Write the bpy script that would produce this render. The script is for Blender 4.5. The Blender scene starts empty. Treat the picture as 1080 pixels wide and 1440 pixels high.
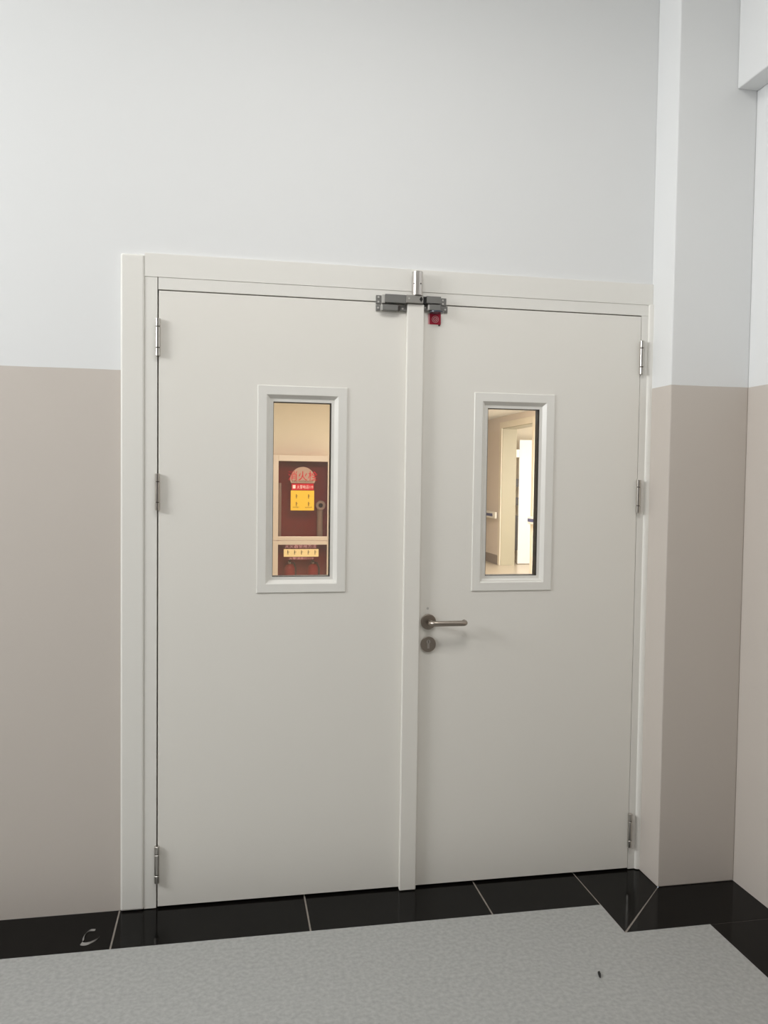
import bpy, bmesh, math, random
from mathutils import Vector, Matrix

scene = bpy.context.scene
C = scene.collection
random.seed(4)

# ------------------------------------------------------------------ camera
F_PX = 1150.41
CAM = Vector((0.2286, -2.8403, 1.4811))
YAW, PITCH, ROLL = -0.1891, -0.0400, 0.0132
fw = Vector((-math.sin(YAW) * math.cos(PITCH), math.cos(YAW) * math.cos(PITCH), math.sin(PITCH)))
rt = Vector((math.cos(YAW), math.sin(YAW), 0))
up = rt.cross(fw)
r2 = math.cos(ROLL) * rt + math.sin(ROLL) * up
u2 = -math.sin(ROLL) * rt + math.cos(ROLL) * up
cd = bpy.data.cameras.new('camera')
cam = bpy.data.objects.new('camera', cd); C.objects.link(cam)
cd.sensor_fit = 'VERTICAL'; cd.sensor_height = 36.0
cd.lens = F_PX / 1440 * 36.0
cd.clip_start = 0.05
cam.matrix_world = Matrix(((r2.x, u2.x, -fw.x, CAM.x), (r2.y, u2.y, -fw.y, CAM.y), (r2.z, u2.z, -fw.z, CAM.z), (0, 0, 0, 1)))
scene.camera = cam

# ------------------------------------------------------------------ view, world, lights
vs = scene.view_settings
vs.view_transform = 'Standard'; vs.look = 'None'; vs.gamma = 1.0; vs.use_curve_mapping = False
vs.exposure = 0.03
world = bpy.data.worlds.new('world'); scene.world = world
world.use_nodes = True
bg = world.node_tree.nodes['Background']
bg.inputs['Color'].default_value = (0.78, 0.88, 1.0, 1); bg.inputs['Strength'].default_value = 1.0

def area_light(name, loc, target, sx, sy, power, col):
    d = bpy.data.lights.new(name, 'AREA'); d.shape = 'RECTANGLE'; d.size = sx; d.size_y = sy
    d.energy = power; d.color = col
    o = bpy.data.objects.new(name, d); C.objects.link(o); o.location = loc
    o.rotation_euler = (Vector(target) - Vector(loc)).to_track_quat('-Z', 'Z').to_euler()
    return o
# daylight entering by the tall window of the left wall
WIN = dict(y0=-1.85, y1=-0.75, z0=1.93, z1=3.43)
area_light('daylight_window', (-3.195, -1.3, 2.68), (0.6, -1.0, 2.1), 1.0, 1.4, 90, (0.985, 0.995, 1.0))
# ceiling luminaire of the near room
area_light('ceiling_panel_light', (0.6, -1.6, 3.44), (0.6, -1.6, 0), 1.2, 0.6, 21, (1.0, 0.98, 0.95))
# luminaires of the hall behind the doors
area_light('hall_light', (1.2, 4.2, 2.55), (1.2, 4.2, 0), 1.2, 1.2, 84, (1.0, 0.945, 0.87))
area_light('hall_light', (3.6, 7.0, 2.55), (3.6, 7.0, 0), 1.2, 1.2, 190, (1.0, 0.965, 0.93))
# daylight in the side room
area_light('side_room_daylight', (6.4, 8.2, 1.7), (5.7, 10.9, 1.2), 1.4, 1.6, 66, (1.0, 0.97, 0.92))

# ------------------------------------------------------------------ helpers
def s2l(c):
    return tuple(((v / 255) / 12.92 if v / 255 <= 0.04045 else (((v / 255) + 0.055) / 1.055) ** 2.4) for v in c)

def mat(name, rgb, rough=0.5, metal=0.0, noise=None, bump=None, spec=0.5, coat=0):
    """rgb: sRGB 0-255. noise=(scale, amount[, stretch xyz]); bump=(scale, strength[, stretch xyz])"""
    m = bpy.data.materials.new(name); m.use_nodes = True
    nt = m.node_tree; b = nt.nodes['Principled BSDF']
    c = s2l(rgb)
    b.inputs['Base Color'].default_value = (*c, 1)
    b.inputs['Roughness'].default_value = rough
    b.inputs['Metallic'].default_value = metal
    b.inputs['Specular IOR Level'].default_value = spec
    b.inputs['Coat Weight'].default_value = coat
    def coords(st):
        g = nt.nodes.new('ShaderNodeNewGeometry'); mp = nt.nodes.new('ShaderNodeMapping')
        mp.inputs['Scale'].default_value = st
        nt.links.new(g.outputs['Position'], mp.inputs['Vector']); return mp.outputs['Vector']
    if noise:
        st = noise[2] if len(noise) > 2 else (1, 1, 1)
        n = nt.nodes.new('ShaderNodeTexNoise'); n.inputs['Scale'].default_value = noise[0]; n.inputs['Detail'].default_value = 4
        nt.links.new(coords(st), n.inputs['Vector'])
        r = nt.nodes.new('ShaderNodeValToRGB'); a = noise[1]
        r.color_ramp.elements[0].position = 0.3; r.color_ramp.elements[1].position = 0.7
        r.color_ramp.elements[0].color = (*[v * (1 - a) for v in c], 1)
        r.color_ramp.elements[1].color = (*[min(1, v * (1 + a)) for v in c], 1)
        nt.links.new(n.outputs['Fac'], r.inputs['Fac']); nt.links.new(r.outputs['Color'], b.inputs['Base Color'])
    if bump:
        st = bump[2] if len(bump) > 2 else (1, 1, 1)
        n = nt.nodes.new('ShaderNodeTexNoise'); n.inputs['Scale'].default_value = bump[0]; n.inputs['Detail'].default_value = 3
        nt.links.new(coords(st), n.inputs['Vector'])
        bp = nt.nodes.new('ShaderNodeBump'); bp.inputs['Strength'].default_value = bump[1]; bp.inputs['Distance'].default_value = 0.002
        nt.links.new(n.outputs['Fac'], bp.inputs['Height']); nt.links.new(bp.outputs['Normal'], b.inputs['Normal'])
    return m

def glass(name, tint=(1, 1, 1), refl=0.05, rough=0.02):
    m = bpy.data.materials.new(name); m.use_nodes = True
    nt = m.node_tree; nt.nodes.remove(nt.nodes['Principled BSDF'])
    out = nt.nodes['Material Output']
    t = nt.nodes.new('ShaderNodeBsdfTransparent'); t.inputs['Color'].default_value = (*tint, 1)
    g = nt.nodes.new('ShaderNodeBsdfGlossy'); g.inputs['Roughness'].default_value = rough
    mx = nt.nodes.new('ShaderNodeMixShader'); mx.inputs['Fac'].default_value = refl
    nt.links.new(t.outputs[0], mx.inputs[1]); nt.links.new(g.outputs[0], mx.inputs[2])
    nt.links.new(mx.outputs[0], out.inputs['Surface'])
    return m

def wall_paint(name, upper, lower, split):
    """wall painted in two colours that meet at a level line"""
    m = mat(name, upper, 0.62, bump=(260, 0.05), spec=0.3)
    nt = m.node_tree; b = nt.nodes['Principled BSDF']
    g = nt.nodes.new('ShaderNodeNewGeometry'); sx = nt.nodes.new('ShaderNodeSeparateXYZ')
    n = nt.nodes.new('ShaderNodeTexNoise'); n.inputs['Scale'].default_value = 6
    nt.links.new(g.outputs['Position'], n.inputs['Vector'])
    ma = nt.nodes.new('ShaderNodeMath'); ma.operation = 'MULTIPLY_ADD'; ma.inputs[1].default_value = 0.004
    nt.links.new(n.outputs['Fac'], ma.inputs[0])
    nt.links.new(g.outputs['Position'], sx.inputs[0]); nt.links.new(sx.outputs['Z'], ma.inputs[2])
    gt = nt.nodes.new('ShaderNodeMath'); gt.operation = 'GREATER_THAN'; gt.inputs[1].default_value = split + 0.002
    nt.links.new(ma.outputs[0], gt.inputs[0])
    mx = nt.nodes.new('ShaderNodeMix'); mx.data_type = 'RGBA'
    mx.inputs['A'].default_value = (*s2l(lower), 1); mx.inputs['B'].default_value = (*s2l(upper), 1)
    nt.links.new(gt.outputs[0], mx.inputs['Factor']); nt.links.new(mx.outputs['Result'], b.inputs['Base Color'])
    return m

def wpos(o):
    p = Vector((0, 0, 0))
    while o: p += o.location; o = o.parent
    return p

def obj(name, bm, m, parent=None, origin=None, smooth=False, label=None):
    """bm in world coordinates -> one mesh object (local to its parent)"""
    base = wpos(parent) if parent else Vector((0, 0, 0))
    if origin is None:
        if parent: loc = Vector((0, 0, 0))
        else:
            xs = [v.co for v in bm.verts]
            loc = Vector(((min(v.x for v in xs) + max(v.x for v in xs)) / 2, (min(v.y for v in xs) + max(v.y for v in xs)) / 2, min(v.z for v in xs)))
    else: loc = Vector(origin) - base
    bmesh.ops.translate(bm, verts=bm.verts, vec=-(base + loc))
    bmesh.ops.recalc_face_normals(bm, faces=bm.faces)
    me = bpy.data.meshes.new(name); bm.to_mesh(me); bm.free()
    if smooth or any(len(p.vertices) > 4 for p in me.polygons):
        for p in me.polygons: p.use_smooth = True
        me.set_sharp_from_angle(angle=math.radians(32))
    o = bpy.data.objects.new(name, me); C.objects.link(o)
    o.location = loc
    me.materials.append(m)
    if parent: o.parent = parent
    if label: o['label'] = label
    return o

def tag(o, label, cat, kind=None, group=None):
    o['label'] = label; o['category'] = cat
    if kind: o['kind'] = kind
    if group: o['group'] = group
    return o

def thing(name, loc, label, cat, kind=None, group=None):
    o = bpy.data.objects.new(name, None); C.objects.link(o); o.location = loc; o.empty_display_size = 0.1
    return tag(o, label, cat, kind, group)

def box(bm, x0, x1, y0, y1, z0, z1, bev=0.0, seg=2):
    vs_ = [bm.verts.new((x, y, z)) for x in (x0, x1) for y in (y0, y1) for z in (z0, z1)]
    q = [(0, 1, 3, 2), (4, 6, 7, 5), (0, 4, 5, 1), (2, 3, 7, 6), (0, 2, 6, 4), (1, 5, 7, 3)]
    fs = [bm.faces.new([vs_[i] for i in f]) for f in q]
    if bev:
        es = list({e for f in fs for e in f.edges})
        bmesh.ops.bevel(bm, geom=es, offset=bev, segments=seg, profile=0.5, affect='EDGES')
    return bm

def B(*a, **k):
    return box(bmesh.new(), *a, **k)

def prism(poly, z0, z1, bev=0.0):
    bm = bmesh.new()
    a = [bm.verts.new((x, y, z0)) for x, y in poly]; b = [bm.verts.new((x, y, z1)) for x, y in poly]
    bm.faces.new(a[::-1]); top = bm.faces.new(b)
    n = len(poly)
    for i in range(n): bm.faces.new((a[i], a[(i + 1) % n], b[(i + 1) % n], b[i]))
    if bev: bmesh.ops.bevel(bm, geom=list(top.edges), offset=bev, segments=1, affect='EDGES')
    return bm

def ring_sweep(loops, close=False):
    """loops: list of (x0,x1,z0,z1,y): mitred rectangular frame profile"""
    bm = bmesh.new(); R = []
    for x0, x1, z0, z1, y in loops:
        R.append([bm.verts.new(p) for p in ((x0, y, z0), (x1, y, z0), (x1, y, z1), (x0, y, z1))])
    n = len(R)
    for i in range(n if close else n - 1):
        a, b = R[i], R[(i + 1) % n]
        for k in range(4): bm.faces.new((a[k], a[(k + 1) % 4], b[(k + 1) % 4], b[k]))
    return bm

def cyl(bm, p, axis, r, length, seg=24, r1=None, bev=0.0):
    """solid cylinder starting at p, along axis"""
    ax = Vector(axis).normalized(); r1 = r if r1 is None else r1
    rings = [(r - bev if bev else r, 0.0)] if bev else [(r, 0.0)]
    if bev: rings += [(r, bev), (r1, length - bev), (r1 - bev, length)]
    else: rings += [(r1, length)]
    q = ax.to_track_quat('Z', 'Y').to_matrix()
    vr = []
    for rad, h in rings:
        vr.append([bm.verts.new(Vector(p) + q @ Vector((rad * math.cos(2 * math.pi * i / seg), rad * math.sin(2 * math.pi * i / seg), h))) for i in range(seg)])
    for a, b in zip(vr, vr[1:]):
        for i in range(seg): bm.faces.new((a[i], a[(i + 1) % seg], b[(i + 1) % seg], b[i]))
    bm.faces.new(vr[0][::-1]); bm.faces.new(vr[-1])
    return bm

def CY(*a, **k):
    return cyl(bmesh.new(), *a, **k)

def tube(pts, radii, seg=16):
    bm = bmesh.new(); pts = [Vector(p) for p in pts]; vr = []
    prev = None
    for i, p in enumerate(pts):
        t = (pts[min(i + 1, len(pts) - 1)] - pts[max(i - 1, 0)]).normalized()
        ref = Vector((0, 0, 1)) if abs(t.z) < 0.9 else Vector((1, 0, 0))
        a = t.cross(ref).normalized(); b = a.cross(t).normalized()
        r = radii[i] if isinstance(radii, (list, tuple)) else radii
        vr.append([bm.verts.new(p + r * (math.cos(2 * math.pi * k / seg) * a + math.sin(2 * math.pi * k / seg) * b)) for k in range(seg)])
    for a, b in zip(vr, vr[1:]):
        for i in range(seg): bm.faces.new((a[i], a[(i + 1) % seg], b[(i + 1) % seg], b[i]))
    bm.faces.new(vr[0][::-1]); bm.faces.new(vr[-1])
    return bm

def lathe(c, prof, seg=32):
    """prof: (r, z) from bottom to top around the vertical axis through c"""
    bm = bmesh.new(); vr = []
    for r, z in prof:
        vr.append([bm.verts.new((c[0] + r * math.cos(2 * math.pi * i / seg), c[1] + r * math.sin(2 * math.pi * i / seg), c[2] + z)) for i in range(seg)])
    for a, b in zip(vr, vr[1:]):
        for i in range(seg): bm.faces.new((a[i], a[(i + 1) % seg], b[(i + 1) % seg], b[i]))
    bm.faces.new(vr[0][::-1]); bm.faces.new(vr[-1])
    return bm

def plate(outer, y0, y1, inner=None):
    """flat plate in the xz plane from an outline, or a ring between two outlines"""
    bm = bmesh.new(); n = len(outer)
    def loop(pts, y): return [bm.verts.new((x, y, z)) for x, z in pts]
    a, b = loop(outer, y0), loop(outer, y1)
    for i in range(n): bm.faces.new((a[i], a[(i + 1) % n], b[(i + 1) % n], b[i]))
    if inner is None:
        bm.faces.new(a); bm.faces.new(b)
    else:
        c, d = loop(inner, y0), loop(inner, y1)
        for i in range(n):
            j = (i + 1) % n
            bm.faces.new((a[i], a[j], c[j], c[i])); bm.faces.new((b[i], b[j], d[j], d[i])); bm.faces.new((c[i], c[j], d[j], d[i]))
    return bm

def text(name, body, x, y, z, size, m, parent, width=None, spacing=1.0):
    """flat print facing -y, centred on x, baseline z"""
    cu = bpy.data.curves.new(name, 'FONT'); cu.body = body; cu.size = size; cu.align_x = 'CENTER'; cu.extrude = 0.0002
    cu.space_character = spacing; cu.resolution_u = 3
    to = bpy.data.objects.new(name, cu); C.objects.link(to)
    dg = bpy.context.evaluated_depsgraph_get(); dg.update()
    me = bpy.data.meshes.new_from_object(to.evaluated_get(dg))
    bpy.data.objects.remove(to); bpy.data.curves.remove(cu)
    xs = [v.co.x for v in me.vertices]
    k = (width / (max(xs) - min(xs))) if width else 1.0
    me.transform(Matrix(((k, 0, 0, 0), (0, 0, 1, 0), (0, 1, 0, 0), (0, 0, 0, 1))))
    me.materials.clear(); me.materials.append(m)
    o = bpy.data.objects.new(name, me); C.objects.link(o); o.parent = parent
    o.location = Vector((x, y, z)) - wpos(parent)
    return o

# ------------------------------------------------------------------ materials
SPLIT = 1.8325
M_wall = wall_paint('two_tone_wall_paint', (234, 235, 235), (207, 199, 191), SPLIT)
M_ceil = mat('ceiling_paint', (235, 235, 232), 0.7)
M_floor = mat('grey_vinyl', (163, 164, 162), 0.5, noise=(72, 0.13))
M_tile = mat('black_polished_tile', (15, 14, 13), 0.10, noise=(30, 0.25), spec=0.12)
M_grout = mat('pale_grout', (134, 127, 119), 0.85, noise=(60, 0.1))
M_door = mat('warm_white_door_laminate', (239, 236, 229), 0.42, bump=(40, 0.05, (0.6, 1, 9)), spec=0.4)
M_frame = mat('warm_white_frame_paint', (237, 235, 229), 0.42, bump=(40, 0.05, (9, 1, 0.6)), spec=0.4)
M_bead = mat('window_beading_white', (238, 236, 230), 0.3, spec=0.5)
M_caulk = mat('white_sealant', (238, 236, 230), 0.4)
M_black = mat('black_rubber', (14, 13, 12), 0.6)
M_steel = mat('brushed_steel', (205, 200, 195), 0.3, 1.0, bump=(200, 0.05, (1, 1, 6)))
M_hinge = mat('satin_steel', (196, 192, 186), 0.28, 1.0)
M_dsteel = mat('dark_satin_steel', (168, 158, 148), 0.34, 1.0, bump=(300, 0.05))
M_lock = mat('grey_painted_metal', (128, 127, 124), 0.42, 0.3)
M_lockl = mat('light_grey_metal', (166, 163, 158), 0.35, 0.5)
M_lockp = mat('pale_metal', (205, 203, 198), 0.35, 0.3)
M_red = mat('red_sticker', (186, 24, 58), 0.4)
M_pink = mat('pale_pink_print', (232, 170, 176), 0.5)
M_disc = mat('dark_blue_grey_disc', (70, 74, 84), 0.25)
M_glass = glass('door_glass', (0.97, 0.97, 0.96), 0.05)
M_plast = mat('clear_plastic', (175, 172, 167), 0.3)
M_plast.node_tree.nodes['Principled BSDF'].inputs['Alpha'].default_value = 0.6
# hall
M_hwall = mat('hall_wall_paint', (226, 215, 206), 0.6, bump=(200, 0.04))
M_hwall2 = mat('hall_wall_cream', (230, 218, 194), 0.6, bump=(200, 0.04))
M_hfloor = mat('hall_floor_beige', (205, 192, 172), 0.3, noise=(40, 0.05))
M_hbase = mat('hall_grey_baseboard', (150, 140, 134), 0.5)
M_cream = mat('cream_casing', (236, 228, 212), 0.45)
M_jamb = mat('tan_jamb', (180, 173, 150), 0.5)
M_white = mat('white_door_leaf', (244, 242, 236), 0.45)
M_blue = mat('blue_grey_stripe', (92, 96, 138), 0.45)
M_dark = mat('dark_fittings', (60, 54, 50), 0.5)
M_alu = mat('champagne_aluminium', (214, 198, 180), 0.4, 0.25)
M_cabin = mat('cabinet_red_interior', (176, 40, 42), 0.45)
M_cglass = glass('cabinet_glass', (0.80, 0.74, 0.72), 0.09, 0.15)
M_dome = mat('pale_dome_print', (182, 152, 134), 0.6)
M_rprint = mat('red_print', (206, 22, 40), 0.5)
M_wprint = mat('white_print', (242, 228, 218), 0.5)
M_yprint = mat('yellow_sticker', (246, 196, 66), 0.5)
M_cprint = mat('cream_sticker', (238, 212, 156), 0.5)
M_kprint = mat('dark_print', (70, 52, 34), 0.6)
M_extr = mat('extinguisher_red', (196, 26, 30), 0.25, coat=0.5)
M_hose = mat('canvas_hose', (214, 204, 184), 0.8)
M_valve = mat('cast_grey', (222, 212, 198), 0.45, 0.4)
M_lamp = bpy.data.materials.new('lamp_diffuser'); M_lamp.use_nodes = True
_b = M_lamp.node_tree.nodes['Principled BSDF']; _b.inputs['Emission Color'].default_value = (1, 0.88, 0.7, 1); _b.inputs['Emission Strength'].default_value = 2.0
M_lamp2 = bpy.data.materials.new('lamp_diffuser_white'); M_lamp2.use_nodes = True
_b = M_lamp2.node_tree.nodes['Principled BSDF']; _b.inputs['Emission Color'].default_value = (1, 0.97, 0.93, 1); _b.inputs['Emission Strength'].default_value = 2.0

# ------------------------------------------------------------------ main dimensions
XL, XR = -3.2, 2.092          # near room, inner faces of side walls
YB = -9.0                     # back wall
ZC = 3.5
WY = 0.010                    # face of the door wall
COLX, COLY = 1.7835, -0.143   # column: left face and front face
DX0, DX1 = -0.0045, 1.741     # clear door opening
LEAF_T = 0.046
BW = 0.224                    # black tile border width along door wall

# ------------------------------------------------------------------ near room shell
bm = bmesh.new()
box(bm, XL - 0.2, -0.05, WY, 0.22, 0, ZC)
box(bm, -0.05, COLX, WY, 0.22, 2.16, ZC)
box(bm, COLX, XR + 0.2, WY, 0.22, 0, ZC)
tag(obj('wall_front', bm, M_wall), 'wall around the double door, white above and taupe below', 'wall', 'structure')

bm = B(COLX, XR, COLY, WY, 0, ZC, bev=0.004)
tag(obj('wall_column', bm, M_wall), 'square column jutting out beside the door frame, white above taupe', 'column', 'structure')

tag(obj('wall_right', B(XR, XR + 0.2, YB, WY, 0, ZC), M_wall), 'side wall meeting the column, white above and taupe below', 'wall', 'structure')
tag(obj('ceiling_beam', B(2.0115, XR, YB, COLY, 2.892, ZC, bev=0.004), M_wall), 'white beam running along the top of the side wall', 'beam', 'structure')
bm = bmesh.new()
box(bm, XL - 0.2, XL, YB, WIN['y0'], 0, ZC)
box(bm, XL - 0.2, XL, WIN['y1'], WY, 0, ZC)
box(bm, XL - 0.2, XL, WIN['y0'], WIN['y1'], 0, WIN['z0'])
box(bm, XL - 0.2, XL, WIN['y0'], WIN['y1'], WIN['z1'], ZC)
tag(obj('wall_left', bm, M_wall), 'wall with the tall daylight window, out of the picture', 'wall', 'structure')
tag(obj('wall_back', B(XL - 0.2, XR + 0.2, YB - 0.2, YB, 0, ZC), M_wall), 'wall facing the double door, out of the picture', 'wall', 'structure')
tag(obj('ceiling', B(XL - 0.2, XR + 0.2, YB - 0.2, 0.22, ZC, ZC + 0.1), M_ceil), 'flat white ceiling above the double door', 'ceiling', 'structure')
w1 = thing('window_1', (XL - 0.1, -1.3, WIN['z0']), 'white framed window high in the side wall', 'window', 'structure')
bm = bmesh.new()
y0, y1, z0, z1 = WIN['y0'], WIN['y1'], WIN['z0'], WIN['z1']
for a in ((y0, y0 + 0.05, z0, z1), (y1 - 0.05, y1, z0, z1), (y0, y1, z0, z0 + 0.05), (y0, y1, z1 - 0.05, z1), (-1.325, -1.275, z0, z1)):
    box(bm, XL - 0.13, XL - 0.08, a[0], a[1], a[2], a[3])
obj('window_frame', bm, M_bead, w1)
for a, b in ((y0 + 0.05, -1.325), (-1.275, y1 - 0.05)):
    obj('pane', B(XL - 0.108, XL - 0.102, a, b, z0 + 0.05, z1 - 0.05), M_glass, w1)
lt = thing('ceiling_lamp', (0.6, -1.6, 3.45), 'flat rectangular ceiling lamp of the room with the double door', 'lamp')
obj('frame', B(-0.05, 1.25, -1.95, -1.25, 3.46, ZC, bev=0.005), M_bead, lt)
obj('diffuser', B(0.0, 1.2, -1.9, -1.3, 3.452, 3.46), M_lamp2, lt)

# ------------------------------------------------------------------ floor: grey field + black tile border
CBX = 1.522; CBY = -0.4025; RBX = XR - 0.2613
field = [(XL, YB), (RBX, YB), (RBX, CBY), (CBX, CBY), (CBX, -BW), (XL, -BW)]
fl = tag(obj('floor', prism(field, -0.05, 0.0), M_floor, origin=(0, -1, -0.05)), 'speckled grey vinyl floor with a black tile border along the walls', 'floor', 'structure')
bm = prism([(XL, -BW), (CBX, -BW), (CBX, CBY), (RBX, CBY), (RBX, YB), (XR, YB), (XR, COLY), (COLX, COLY), (COLX, 0.20), (XL, 0.20)], -0.05, -0.0012)
obj('grout', bm, M_grout, fl)
G = 0.0028
xs = [XL, -3.27 + 0.62, -2.03, -1.39, -0.752, -0.1255, 0.5035, 1.1265, CBX]
for a, b in zip(xs, xs[1:]):
    back = 0.014 if b < -0.1 else 0.20
    if a < -0.1 < b: # the tile below the frame: notched around the wall end
        poly = [(a + G, -BW), (b - G, -BW), (b - G, 0.2), (-0.049, 0.2), (-0.049, 0.014), (a + G, 0.014)]
    else:
        poly = [(a + G, -BW), (b - G, -BW), (b - G, back), (a + G, back)]
    obj('border_tile', prism(poly, -0.012, 0.0, 0.0006), M_tile, fl)
g2 = G * 0.7071
obj('border_tile', prism([(CBX + G * 0.7, CBY + 2 * G), (COLX + 0.004, COLY + 0.6 * G + 0.004), (COLX + 0.004, 0.2), (CBX + G * 0.7, 0.2)], -0.012, 0.0, 0.0006), M_tile, fl)
obj('border_tile', prism([(CBX + 2 * G, CBY), (XR + 0.004, CBY + 0.0006), (XR + 0.004, COLY + 0.004), (COLX + 0.8 * G + 0.004, COLY + 0.004)], -0.012, 0.0, 0.0006), M_tile, fl)
yy = CBY - 0.0016
while yy > YB + 0.05:
    y2 = max(yy - 0.62, YB)
    obj('border_tile', prism([(RBX, y2), (XR + 0.004, y2), (XR + 0.004, yy), (RBX, yy)], -0.012, 0.0, 0.0006), M_tile, fl)
    yy = y2 - 0.003

# ------------------------------------------------------------------ door frame
tr = thing('trim_1', (0.87, 0.05, 0), 'white painted frame and casing around the double door', 'door frame', 'structure')
obj('casing', B(-0.1215, -0.0455, -0.004, WY + 0.01, 0.002, 2.2135, bev=0.0065, seg=3), M_frame, tr)
obj('head_casing', B(-0.0453, COLX - 0.0005, -0.0015, WY + 0.01, 2.1427, 2.2195, bev=0.0005), M_frame, tr)
bm = B(-0.0453, DX0, 0.0005, 0.15, 0.003, 2.1425, bev=0.0004)
box(bm, DX0, DX0 + 0.014, LEAF_T + 0.004, 0.15, 0.003, 2.10)  # unseen stop strip, added so no hall light shows in the gap
obj('jamb', bm, M_frame, tr)
bm = B(DX1 - 0.001, COLX - 0.0005, 0.0005, 0.15, 0.003, 2.1023, bev=0.001)
box(bm, DX1 - 0.014, DX1 - 0.001, LEAF_T + 0.004, 0.15, 0.003, 2.10)  # same added strip, blocks light at the right-hand gap
obj('jamb', bm, M_frame, tr)
bm = B(-0.0015, COLX - 0.0005, 0.0005, 0.15, 2.1028, 2.1425, bev=0.0004)
box(bm, 0.01, DX1 - 0.014, LEAF_T + 0.004, 0.15, 2.085, 2.1028)  # added strip over the leaves, keeps the top gap dark
obj('head_jamb', bm, M_frame, tr)
# bead of sealant where the jamb meets the column
bm = bmesh.new(); n = 8; pr = []
for i in range(n + 1):
    a = math.pi / 2 * i / n
    pr.append((COLX - 0.017 * math.cos(a), 0.0006 - 0.010 * math.sin(a)))
pr.append((COLX, 0.0006))
va = [bm.verts.new((x, y, 0.004)) for x, y in pr]; vb = [bm.verts.new((x, y, 2.143)) for x, y in pr]
for i in range(len(pr)): bm.faces.new((va[i], va[(i + 1) % len(pr)], vb[(i + 1) % len(pr)], vb[i]))
bm.faces.new(va); bm.faces.new(vb)
obj('sealant_bead', bm, M_caulk, tr, label='bright white sealant bead')

# ------------------------------------------------------------------ door leaves
LZ0, LZ1 = 0.0075, 2.0985

def leaf_plate(x0, x1, hx0, hx1, hz0, hz1):
    bm = ring_sweep([(x0, x1, LZ0, LZ1, LEAF_T), (x0, x1, LZ0, LZ1, 0.0012), (x0 + 0.0012, x1 - 0.0012, LZ0 + 0.0012, LZ1 - 0.0012, 0.0),
                     (hx0, hx1, hz0, hz1, 0.0), (hx0, hx1, hz0, hz1, LEAF_T)], close=True)
    return bm

def hinge(door, x, z0, z1, y=-0.0085, r=0.0086):
    zc = (z0 + z1) / 2
    bm = B(x - 0.0012, x + 0.0012, -0.004, 0.03, z0 + 0.002, z1 - 0.002)
    h = obj('hinge', bm, M_hinge, door, label='satin steel butt hinge')
    H = z1 - z0
    for a, b in ((0.0, 0.210), (0.228, 0.772), (0.790, 1.0)):
        obj('knuckle', CY((x, y, z0 + a * H), (0, 0, 1), r, (b - a) * H, bev=0.0012), M_hinge, h, smooth=False)
    obj('pin', CY((x, y, z0 + 0.002), (0, 0, 1), r * 0.75, H - 0.004), M_dark, h)

def vision_panel(door, x0, x1, z0, z1):
    """white beading, black seal and a glass pane; x0..z1 = outer rim of the beading"""
    def L(d, y): return (x0 + d, x1 - d, z0 + d, z1 - d, y)
    f = obj('window_beading', ring_sweep([L(0, 0.0005), L(0.0004, -0.0028), L(0.0018, -0.0042), L(0.0300, -0.0042), L(0.0312, -0.0038), L(0.0430, 0.0085), L(0.0442, 0.009), L(0.0540, 0.009), L(0.0540, 0.030), L(0.032, 0.030), L(0.032, 0.0005)], close=True), M_bead, door)
    obj('seal', ring_sweep([L(0.0540, 0.0095), L(0.0556, 0.0095), L(0.0556, LEAF_T), L(0.0540, LEAF_T)], close=True), M_black, f, label='black glazing seal')
    obj('glass_pane', B(x0 + 0.0557, x1 - 0.0557, 0.014, 0.018, z0 + 0.0557, z1 - 0.0557), M_glass, door)
    yb = LEAF_T
    obj('window_beading', ring_sweep([L(0, yb), L(0.001, yb + 0.004), L(0.050, yb + 0.004), L(0.052, yb)], close=True), M_bead, door)
    return f

d1 = thing('door_1', (0.0, 0.023, 0.0), 'wide white door leaf without a handle, fire cabinet seen through its window', 'door', 'structure')
obj('leaf', leaf_plate(0.0005, 0.868, 0.36, 0.603, 1.117, 1.764), M_door, d1)
vision_panel(d1, 0.3275, 0.6365, 1.0830, 1.7975)
for z0, z1 in ((1.881, 2.005), (1.367, 1.490), (0.094, 0.222)): hinge(d1, -0.002, z0, z1)
obj('light_block_strip', B(0.02, 0.86, 0.030, 0.040, 0.001, LZ0), M_black, d1)  # black strip added under the leaf to block hall light

d2 = thing('door_2', (1.739, 0.023, 0.0), 'white door leaf with lever handle, key plate and small red sticker', 'door', 'structure')
obj('leaf', leaf_plate(0.873, 1.7385, 1.135, 1.373, 1.117, 1.764), M_door, d2)
vision_panel(d2, 1.0975, 1.4030, 1.0800, 1.7975)
for z0, z1 in ((1.884, 2.008), (1.368, 1.491), (0.092, 0.222)): hinge(d2, 1.7400, z0, z1)
obj('light_block_strip', B(0.88, 1.72, 0.030, 0.040, 0.001, LZ0), M_black, d2)  # added light-blocking strip, as on the other leaf
obj('cover_strip', B(0.8425, 0.9025, -0.021, -0.0006, 0.0025, 2.0955, bev=0.003), M_door, d2, label='long white strip covering the meeting gap')
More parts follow.
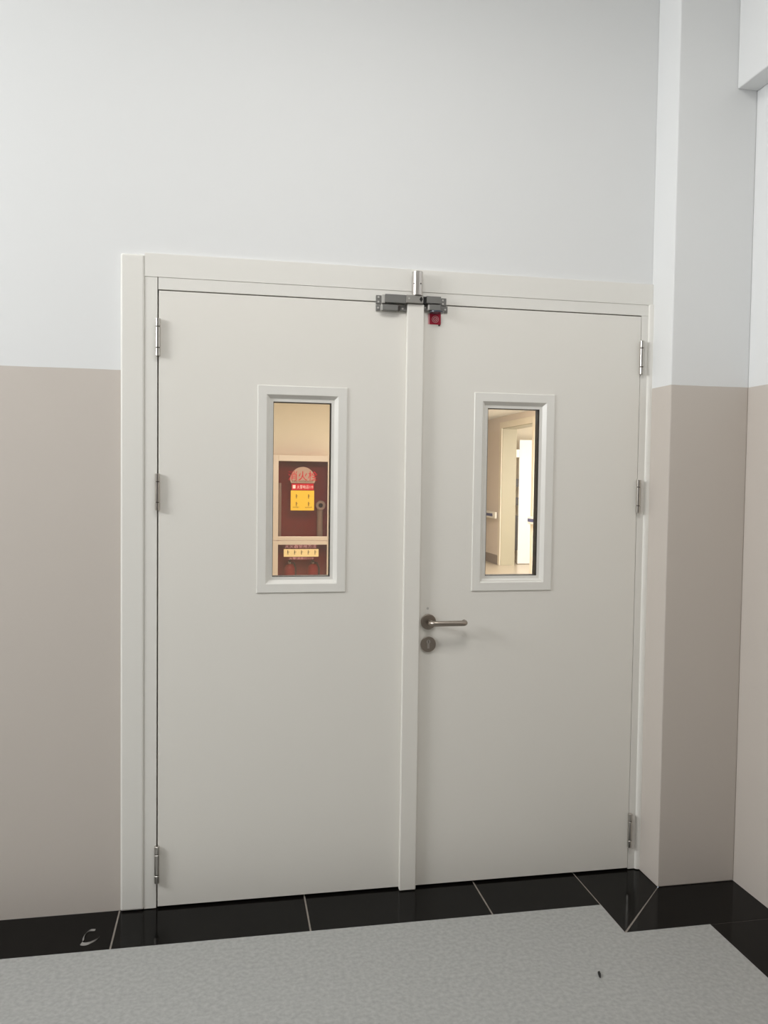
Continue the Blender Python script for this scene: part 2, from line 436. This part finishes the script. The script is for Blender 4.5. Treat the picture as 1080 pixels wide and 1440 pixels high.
# lever handle
HX, HZ = 0.9385, 0.9725
rose = obj('lever_handle', CY((HX, -0.0005, HZ), (0, -1, 0), 0.0275, 0.009, seg=40, bev=0.0015), M_dsteel, d2, label='brushed steel lever handle on a round rose')
pts = [(HX, -0.004, HZ), (HX, -0.030, HZ)]
for i in range(1, 9):
    a = math.pi / 2 * i / 8
    pts.append((HX + 0.022 * (1 - math.cos(a)), -0.030 - 0.022 * math.sin(a), HZ))
pts += [(HX + 0.05, -0.052, HZ), (HX + 0.09, -0.052, HZ), (1.052, -0.052, HZ)]
for i in range(1, 9):
    a = math.pi / 2 * i / 8
    pts.append((1.052 + 0.012 * math.sin(a), -0.052 + 0.012 * (1 - math.cos(a)), HZ))
pts.append((1.064, -0.030, HZ))
obj('lever', tube(pts, 0.0098, 20), M_dsteel, rose, smooth=True)
key = obj('key_plate', CY((0.9395, -0.0005, 0.8905), (0, -1, 0), 0.0278, 0.007, seg=40, bev=0.0012), M_dsteel, d2, label='round steel key plate')
bm = CY((0.9395, -0.0072, 0.9005), (0, -1, 0), 0.0075, 0.0012, seg=24)
box(bm, 0.9355, 0.9435, -0.0082, -0.0068, 0.876, 0.899)
obj('lock_cylinder', bm, M_steel, key)
obj('key_slot', B(0.9389, 0.9401, -0.0092, -0.0082, 0.8955, 0.9055), M_black, key)
obj('scuff_cap', CY((0.9365, -0.0001, 1.0195), (0, -1, 0), 0.0045, 0.0006, seg=16), M_lockp, d2)
# stickers below the latch
st = obj('red_sticker', B(0.9275, 0.9680, -0.0006, -0.0001, 2.0315, 2.0690), M_red, d2, label='small square red sticker with a ringed emblem')
obj('sticker_edge', B(0.9215, 0.9275, -0.0006, -0.0001, 2.0315, 2.0690), M_pink, st)
def annulus(cx, cz, r0, r1, y, seg=28):
    def o(r): return [(cx + r * math.cos(2 * math.pi * i / seg), cz + r * math.sin(2 * math.pi * i / seg)) for i in range(seg)]
    return plate(o(r1), y, y + 0.0004, o(r0))
obj('emblem_ring', annulus(0.9480, 2.0500, 0.0105, 0.0125, -0.0009), M_pink, st)
obj('emblem_ring', annulus(0.9480, 2.0500, 0.0050, 0.0078, -0.0009), M_pink, st)
obj('emblem_dot', CY((0.9480, -0.0006, 2.0500), (0, -1, 0), 0.0022, 0.0004, seg=12), M_pink, st)
obj('sticker_tab', B(0.9590, 0.9660, -0.0008, -0.0001, 2.0265, 2.0315), M_dark, st)
kb = obj('knob', CY((0.9455, -0.0265, 2.0665), (0, 0, 1), 0.0245, 0.0060, seg=36, bev=0.001), M_disc, d2, label='flat dark round knob under the latch')
obj('knob_stem', CY((0.9455, -0.0200, 2.0720), (0, 0, 1), 0.006, 0.006, seg=16), M_lock, kb)

# ------------------------------------------------------------------ latch unit over the meeting point
def screw(x, z, y, parent, r=0.0035):
    o = obj('screw', CY((x, y, z), (0, -1, 0), r, 0.0016, seg=14, bev=0.0005), M_lockp, parent)
    return o
# part screwed to the head jamb
lk = thing('latch_bar', (0.865, 0.0, 2.09), 'grey metal latch bar across the door head with an upright steel tube', 'door latch')
ep = obj('end_plate', B(0.7330, 0.7520, -0.006, -0.0002, 2.0925, 2.1225, bev=0.001), M_lock, lk)
screw(0.7415, 2.1155, -0.006, ep); screw(0.7415, 2.0995, -0.006, ep)
obj('end_band', B(0.7520, 0.7615, -0.024, -0.0002, 2.0930, 2.1220, bev=0.001), M_lockp, lk)
obj('housing', B(0.7615, 0.8350, -0.029, -0.0002, 2.0945, 2.1235, bev=0.0015), M_lock, lk)
cb = obj('centre_block', B(0.8350, 0.8960, -0.033, -0.0035, 2.0965, 2.1235, bev=0.0015), M_lockl, lk)
bm = bmesh.new()
dv = [bm.verts.new((0.8880 + a, y, 2.1100 + b)) for y in (-0.0336, -0.0325) for a, b in ((-0.006, 0), (0, -0.010), (0.006, 0), (0, 0.010))]
bm.faces.new(dv[:4]); bm.faces.new(dv[4:])
for i in range(4): bm.faces.new((dv[i], dv[(i + 1) % 4], dv[4 + (i + 1) % 4], dv[4 + i]))
obj('diamond_slot', bm, M_black, cb)
screw(0.8450, 2.1110, -0.0325, cb, 0.003)
obj('slot', B(0.8965, 0.9085, -0.022, -0.0035, 2.0970, 2.1225), M_black, lk)
tb = bmesh.new(); cyl(tb, (0.8765, -0.0215, 2.1236), (0, 0, 1), 0.0185, 0.0835, seg=40, bev=0.0012)
t = obj('tube', tb, M_steel, lk, label='short upright steel tube')
for dx, dy in ((-0.0150, -0.0330), (0.0085, -0.0384)):
    v = Vector((dx, dy + 0.0215, 0)).normalized()
    obj('set_screw', CY((0.8765 + v.x * 0.0176, -0.0215 + v.y * 0.0176, 2.163), v, 0.0026, 0.0014, seg=12), M_dark, t)
lr = obj('housing', B(0.9090, 0.9610, -0.029, -0.0032, 2.0990, 2.1240, bev=0.0015), M_lock, lk)
ep = obj('end_plate', B(0.9610, 0.9860, -0.006, -0.0002, 2.0970, 2.1240, bev=0.001), M_lock, lk)
screw(0.9730, 2.1160, -0.006, ep); screw(0.9730, 2.1035, -0.006, ep)
# parts screwed to the leaves
s1 = obj('strike_plate', B(0.7330, 0.7485, -0.006, -0.0002, 2.0690, 2.0885, bev=0.001), M_lock, d1, label='grey strike plate below the latch bar')
screw(0.7405, 2.0785, -0.006, s1)
obj('end_band', B(0.7485, 0.7545, -0.021, -0.0002, 2.0690, 2.0885, bev=0.001), M_lockp, s1)
obj('strike_housing', B(0.7545, 0.8080, -0.024, -0.0002, 2.0690, 2.0880, bev=0.0015), M_lock, s1)
obj('roller', B(0.8085, 0.8170, -0.020, -0.0002, 2.0700, 2.0870, bev=0.002), M_dark, s1)
obj('end_plate', B(0.8170, 0.8405, -0.010, -0.0002, 2.0710, 2.0880, bev=0.001), M_lock, s1)
screw(0.8270, 2.0790, -0.010, s1)
s2 = obj('strike_plate', B(0.9030, 0.9155, -0.010, -0.0007, 2.0770, 2.0965, bev=0.001), M_lock, d2, label='grey strike plate below the latch bar')
screw(0.9085, 2.0865, -0.010, s2, 0.003)
obj('end_band', B(0.9155, 0.9215, -0.023, -0.0070, 2.0770, 2.0965, bev=0.001), M_lockp, s2)
obj('strike_housing', B(0.9215, 0.9610, -0.025, -0.0070, 2.0760, 2.0970, bev=0.0015), M_lock, s2)
obj('end_plate', B(0.9610, 0.9910, -0.006, -0.0002, 2.0740, 2.0960, bev=0.001), M_lock, s2)
screw(0.9820, 2.0840, -0.006, s2)

# ------------------------------------------------------------------ small litter on the floor
bm = bmesh.new()
arc = [(-0.187, -0.1064, 0.0016), (-0.2025, -0.1059, 0.0026), (-0.2133, -0.1211, 0.0034), (-0.217, -0.1455, 0.0036), (-0.2146, -0.1663, 0.0026),
       (-0.2185, -0.1800, 0.0040), (-0.2095, -0.1850, 0.0050), (-0.1968, -0.1835, 0.0058), (-0.1814, -0.1719, 0.0056), (-0.1722, -0.1612, 0.0040), (-0.1677, -0.1475, 0.0012)]
path = []
for k in range(len(arc) - 1):          # smooth curve through the points
    p0, p1, p2, p3 = (Vector(arc[max(0, min(len(arc) - 1, k + d))]) for d in (-1, 0, 1, 2))
    for q in range(4):
        t_ = q / 4
        v = 0.5 * (2 * p1 + (p2 - p0) * t_ + (2 * p0 - 5 * p1 + 4 * p2 - p3) * t_ ** 2 + (3 * p1 - p0 - 3 * p2 + p3) * t_ ** 3)
        path.append((v.x, v.y, 0.004, v.z))
rows = []
for (x, y, z, hw) in path:
    rows.append((bm.verts.new((x - hw * 0.7, y - hw * 0.9, z - 0.0022)), bm.verts.new((x + hw * 0.7, y + hw * 0.9, z + 0.0022))))
for a, b in zip(rows, rows[1:]): bm.faces.new((a[0], b[0], b[1], a[1]))
mnz = min(v.co.z for v in bm.verts)
bmesh.ops.translate(bm, verts=bm.verts, vec=(0, 0, 0.0002 - mnz))
tag(obj('plastic_strip', bm, M_plast, smooth=True), 'curled scrap of clear plastic strip lying on a black border tile', 'litter')
bm = tube([(1.329, -0.622, 0.0030), (1.331, -0.615, 0.0042), (1.334, -0.606, 0.0046), (1.336, -0.598, 0.0036), (1.341, -0.593, 0.0028)], [0.0014, 0.0034, 0.0044, 0.0034, 0.0016], 10)
tag(obj('debris_crumb', bm, M_black, smooth=True), 'tiny black crumb lying on the speckled grey floor', 'litter')

# ------------------------------------------------------------------ hall behind the doors
HX0, HX1 = -3.2, 4.93         # hall side walls
CWY, CWX = 6.70, 2.60         # wall with the fire cabinet: face and its right end
HY1 = 16.5
HC = 2.6
tag(obj('floor_hall', B(HX0, 8.2, 0.20, HY1, -0.05, -0.001), M_hfloor), 'beige hall floor seen through the right door window', 'floor', 'structure')
tag(obj('ceiling_hall', B(HX0, 8.2, 0.22, HY1, HC, HC + 0.1), M_ceil), 'low white ceiling of the hall behind the doors', 'ceiling', 'structure')
tag(obj('wall_hall_left', B(HX0 - 0.2, HX0, 0.22, CWY, 0, HC), M_hwall), 'far end wall of the hall behind the doors', 'wall', 'structure')
tag(obj('wall_hall_far', B(HX0, CWX, CWY, HY1, 0, HC), M_hwall2), 'cream wall behind the fire cabinet, seen through the left door window', 'wall', 'structure')
tag(obj('wall_hall_end', B(CWX, 8.2, HY1, HY1 + 0.2, 0, HC), M_hwall), 'end wall of the corridor behind the right door window', 'wall', 'structure')
OY0, OY1, OZ = 9.36, 10.82, 2.40    # side opening in the right hall wall
bm = bmesh.new()
box(bm, HX1, HX1 + 0.25, 0.22, OY0, 0, HC)
box(bm, HX1, HX1 + 0.25, OY1, HY1, 0, HC)
box(bm, HX1, HX1 + 0.25, OY0, OY1, OZ, HC)
tag(obj('wall_hall_right', bm, M_hwall), 'beige corridor wall with handrail and open doorway', 'wall', 'structure')
bm = bmesh.new()
box(bm, HX1 - 0.014, HX1, OY1 + 0.10, HY1, 0.0, 0.165, bev=0.003)
bb = tag(obj('baseboard_hall_far', bm, M_hbase), 'grey baseboard beyond the corridor doorway', 'baseboard', 'structure')
tag(obj('baseboard_hall_near', B(HX1 - 0.014, HX1, 0.22, OY0 - 0.10, 0.0, 0.165, bev=0.003), M_hbase), 'grey baseboard on the near side of the corridor doorway', 'baseboard', 'structure')
t2 = thing('trim_2', (HX1, (OY0 + OY1) / 2, 0), 'cream casing around the corridor doorway', 'door frame', 'structure')
obj('casing', B(HX1 - 0.02, HX1, OY1 - 0.002, OY1 + 0.10, 0, OZ + 0.10, bev=0.003), M_cream, t2)
obj('casing', B(HX1 - 0.02, HX1, OY0 - 0.10, OY0 + 0.002, 0, OZ + 0.10, bev=0.003), M_cream, t2)
obj('head_casing', B(HX1 - 0.02, HX1, OY0 + 0.002, OY1 - 0.002, OZ - 0.002, OZ + 0.10, bev=0.003), M_cream, t2)
obj('jamb', B(HX1 - 0.001, HX1 + 0.255, OY1 - 0.016, OY1, 0, OZ), M_jamb, t2)
obj('jamb', B(HX1 - 0.001, HX1 + 0.255, OY0, OY0 + 0.016, 0, OZ), M_jamb, t2)
obj('head_jamb', B(HX1 - 0.001, HX1 + 0.255, OY0 + 0.016, OY1 - 0.016, OZ - 0.016, OZ), M_jamb, t2)
# side room
tag(obj('wall_side_room_far', B(HX1 + 0.25, 8.2, 11.35, 11.55, 0, HC), M_hwall2), 'side room wall behind the open white door leaf', 'wall', 'structure')
tag(obj('wall_side_room_right', B(8.0, 8.2, 7.2, 11.35, 0, HC), M_hwall), 'far wall of the bright side room', 'wall', 'structure')
tag(obj('wall_side_room_near', B(HX1 + 0.25, 8.2, 7.0, 7.2, 0, HC), M_hwall), 'near wall of the bright side room', 'wall', 'structure')
d3 = thing('door_3', (5.24, 11.0, 0), 'brightly lit white door leaf standing open beyond the corridor doorway', 'door', 'structure')
obj('leaf', B(5.305, 6.2, 10.98, 11.02, 0.01, 2.21, bev=0.002), M_white, d3)
for z0 in (0.25, 1.05, 1.38, 1.90):
    h = obj('hinge', B(5.235, 5.305, 10.985, 11.005, z0, z0 + (0.62 if z0 < 0.3 else 0.14)), M_dark if z0 != 1.90 else M_valve, d3)
# handrails with a blue-grey stripe
def handrail(y0, y1, label):
    t = thing('handrail', (HX1, (y0 + y1) / 2, 0.815), label, 'handrail', None, 'corridor handrails')
    obj('rail', B(HX1 - 0.075, HX1 - 0.035, y0, y1, 0.812, 0.930, bev=0.012), M_white, t)
    obj('stripe', B(HX1 - 0.0775, HX1 - 0.0745, y0 + (0.14 if y0 > 5 else 0.0), y1, 0.848, 0.898), M_blue, t, label='blue-grey stripe')
    y = y0 + 0.15
    while y < y1:
        obj('bracket', B(HX1 - 0.036, HX1, y - 0.02, y + 0.02, 0.85, 0.89), M_lockp, t); y += 0.8
    return t
handrail(OY1 + 0.11, HY1 - 0.3, 'white handrail with blue-grey stripe beyond the corridor doorway')
h2 = handrail(3.0, OY0 - 0.03, 'white handrail with blue-grey stripe on the near side of the corridor doorway')
for (x, y, lab) in ((1.2, 4.2, 'square ceiling lamp in front of the fire cabinet wall'), (3.6, 7.0, 'square ceiling lamp of the corridor by the open doorway')):
    t = thing('hall_ceiling_lamp', (x, y, 2.56), lab, 'lamp', None, 'hall ceiling lamps')
    obj('frame', B(x - 0.65, x + 0.65, y - 0.65, y + 0.65, 2.572, HC, bev=0.004), M_bead, t)
    obj('diffuser', B(x - 0.6, x + 0.6, y - 0.6, y + 0.6, 2.562, 2.572), M_lamp, t)

# ------------------------------------------------------------------ fire cabinet
KX0, KX1, KY, KZ0, KZ1 = 0.733, 1.382, 6.53, 0.10, 1.741     # outer box, front plane KY
fc = thing('fire_cabinet', ((KX0 + KX1) / 2, CWY, KZ0), 'red fire hose cabinet with two glazed doors on the cream hall wall', 'cabinet')
bm = bmesh.new()
box(bm, KX0, KX1, CWY - 0.012, CWY - 0.001, KZ0, KZ1)
box(bm, KX0, KX0 + 0.01, KY + 0.02, CWY - 0.012, KZ0, KZ1); box(bm, KX1 - 0.01, KX1, KY + 0.02, CWY - 0.012, KZ0, KZ1)
box(bm, KX0 + 0.01, KX1 - 0.01, KY + 0.02, CWY - 0.012, KZ1 - 0.01, KZ1); box(bm, KX0 + 0.01, KX1 - 0.01, KY + 0.02, CWY - 0.012, KZ0, KZ0 + 0.01)
box(bm, KX0 + 0.01, KX1 - 0.01, KY + 0.02, CWY - 0.012, 0.765, 0.785)
obj('body', bm, M_cabin, fc)
def cab_door(z0, z1, fwx, ft, fb):
    x0, x1 = KX0, KX1
    bm = bmesh.new()
    box(bm, x0, x0 + fwx, KY, KY + 0.02, z0, z1, bev=0.003); box(bm, x1 - fwx * 0.4, x1, KY, KY + 0.02, z0, z1, bev=0.003)
    box(bm, x0 + fwx, x1 - fwx * 0.4, KY, KY + 0.02, z1 - ft, z1, bev=0.003); box(bm, x0 + fwx, x1 - fwx * 0.4, KY, KY + 0.02, z0, z0 + fb, bev=0.003)
    d = obj('cabinet_door', bm, M_alu, fc)
    obj('pane', B(x0 + fwx, x1 - fwx * 0.4, KY + 0.008, KY + 0.012, z0 + fb, z1 - ft), M_cglass, d)
    return d
KM = 0.765
ud = cab_door(KM + 0.002, KZ1, 0.063, 0.068, 0.046)
ld = cab_door(KZ0, KM - 0.002, 0.063, 0.045, 0.05)
PY = KY + 0.0072
def half_disc(cx, z, rx, rz, y):
    n = 24
    a = [(cx + rx * math.cos(math.pi * i / n), z + rz * math.sin(math.pi * i / n)) for i in range(n + 1)]
    a += [(cx - rx * 0.92, z - 0.03), (cx + rx * 0.92, z - 0.03)]
    return plate(a, y, y + 0.0005)
dc = 1.072
dm = obj('dome_print', half_disc(dc, 1.455, 0.145, 0.155, PY - 0.0006), M_dome, ud)
text('lettering', '消火栓', dc, PY - 0.0012, 1.462, 0.120, M_rprint, dm, width=0.335)
text('lettering', 'FIRE HYDRANT', dc, PY - 0.0012, 1.432, 0.032, M_kprint, dm, width=0.24)
rb = obj('red_band', B(0.945, 1.198, PY - 0.0008, PY - 0.0002, 1.345, 1.418), M_rprint, ud)
obj('phone_mark', B(0.958, 0.990, PY - 0.0014, PY - 0.0008, 1.362, 1.402), M_wprint, rb)
text('lettering', '火警电话119', 1.098, PY - 0.0012, 1.364, 0.045, M_wprint, rb, width=0.185)
ys = obj('yellow_notice', B(0.936, 1.204, PY - 0.0008, PY - 0.0002, 1.112, 1.340), M_yprint, ud)
random.seed(9)
def pictogram(cx, cz, s, parent, m=None):
    """small standing figure with a raised arm"""
    bm = bmesh.new()
    cyl(bm, (cx, PY - 0.0008, cz + 0.9 * s), (0, -1, 0), 0.22 * s, 0.0005, seg=10)
    box(bm, cx - 0.18 * s, cx + 0.18 * s, PY - 0.0013, PY - 0.0008, cz - 0.05 * s, cz + 0.62 * s)
    box(bm, cx + 0.18 * s, cx + 0.75 * s, PY - 0.0013, PY - 0.0008, cz + 0.35 * s, cz + 0.52 * s)
    box(bm, cx - 0.20 * s, cx - 0.06 * s, PY - 0.0013, PY - 0.0008, cz - 0.75 * s, cz - 0.05 * s)
    box(bm, cx + 0.10 * s, cx + 0.24 * s, PY - 0.0013, PY - 0.0008, cz - 0.75 * s, cz - 0.05 * s)
    obj('pictogram', bm, m or M_kprint, parent)
for px, pz in ((1.000, 1.268), (1.140, 1.268), (1.000, 1.180), (1.140, 1.180)): pictogram(px, pz, 0.026, ys)
text('lettering', '打开箱门', 1.000, PY - 0.0012, 1.140, 0.018, M_kprint, ys, width=0.08)
text('lettering', '连接水带', 1.140, PY - 0.0012, 1.140, 0.018, M_kprint, ys, width=0.08)
# lower door notices
text('lettering', '灭火器使用方法', 1.055, PY - 0.0012, 0.682, 0.050, M_pink, ld, width=0.36)
cs = obj('cream_notice', B(0.862, 1.262, PY - 0.0008, PY - 0.0002, 0.580, 0.668), M_cprint, ld)
for i in range(5): pictogram(0.908 + i * 0.078, 0.624, 0.026, cs)
text('lettering', '火警请拨打119', 1.062, PY - 0.0012, 0.550, 0.030, M_pink, ld, width=0.28)
# things inside the cabinet
hv = thing('hydrant_valve', (1.285, 6.62, 0.80), 'grey hydrant coupling on an upright pipe inside the upper cabinet', 'valve')
obj('pipe', CY((1.283, 6.63, 0.79), (0, 0, 1), 0.034, 0.34, seg=24), M_hose, hv, smooth=False)
obj('elbow', CY((1.285, 6.67, 1.17), (0, -1, 0), 0.045, 0.06, seg=24, bev=0.004), M_valve, hv)
bm = bmesh.new(); seg = 28
prof = [(0.056, 6.61), (0.056, 6.575), (0.050, 6.570), (0.028, 6.570), (0.026, 6.575), (0.026, 6.60), (0.05, 6.61)]
vr = [[bm.verts.new((1.285 + r * math.cos(2 * math.pi * i / seg), y, 1.17 + r * math.sin(2 * math.pi * i / seg))) for i in range(seg)] for r, y in prof]
for k in range(len(prof)):
    a, b = vr[k], vr[(k + 1) % len(prof)]
    for i in range(seg): bm.faces.new((a[i], a[(i + 1) % seg], b[(i + 1) % seg], b[i]))
obj('coupling', bm, M_valve, hv)
obj('bore', CY((1.285, 6.6099, 1.17), (0, -1, 0), 0.0255, 0.012, seg=24), M_black, hv)
tag(obj('hose_pipe', tube([(0.815, 6.63, 0.79), (0.815, 6.63, 1.1), (0.817, 6.63, 1.38), (0.822, 6.64, 1.42)], [0.022, 0.022, 0.022, 0.016], 14), M_valve, smooth=True), 'grey hose pipe upright at the hinge side inside the upper cabinet', 'hose')
for x, where in ((0.935, 'below the thin hose pipe'), (1.205, 'under the hydrant valve')):
    e = thing('fire_extinguisher', (x, 6.62, 0.111), 'red fire extinguisher inside the lower cabinet, ' + where, 'extinguisher', None, 'extinguishers in the lower cabinet')
    obj('cylinder', lathe((x, 6.62, 0.111), [(0.05, 0), (0.062, 0.006), (0.064, 0.03), (0.064, 0.30), (0.058, 0.34), (0.04, 0.365), (0.018, 0.378)]), M_extr, e, smooth=True)
    obj('neck', CY((x, 6.62, 0.488), (0, 0, 1), 0.016, 0.035), M_valve, e)
    obj('lever', B(x - 0.012, x + 0.012, 6.565, 6.64, 0.515, 0.53, bev=0.003), M_dark, e)
    obj('hose', tube([(x + 0.015, 6.62, 0.50), (x + 0.05, 6.61, 0.50), (x + 0.072, 6.61, 0.44), (x + 0.072, 6.61, 0.25)], 0.008, 10), M_dark, e, smooth=True)
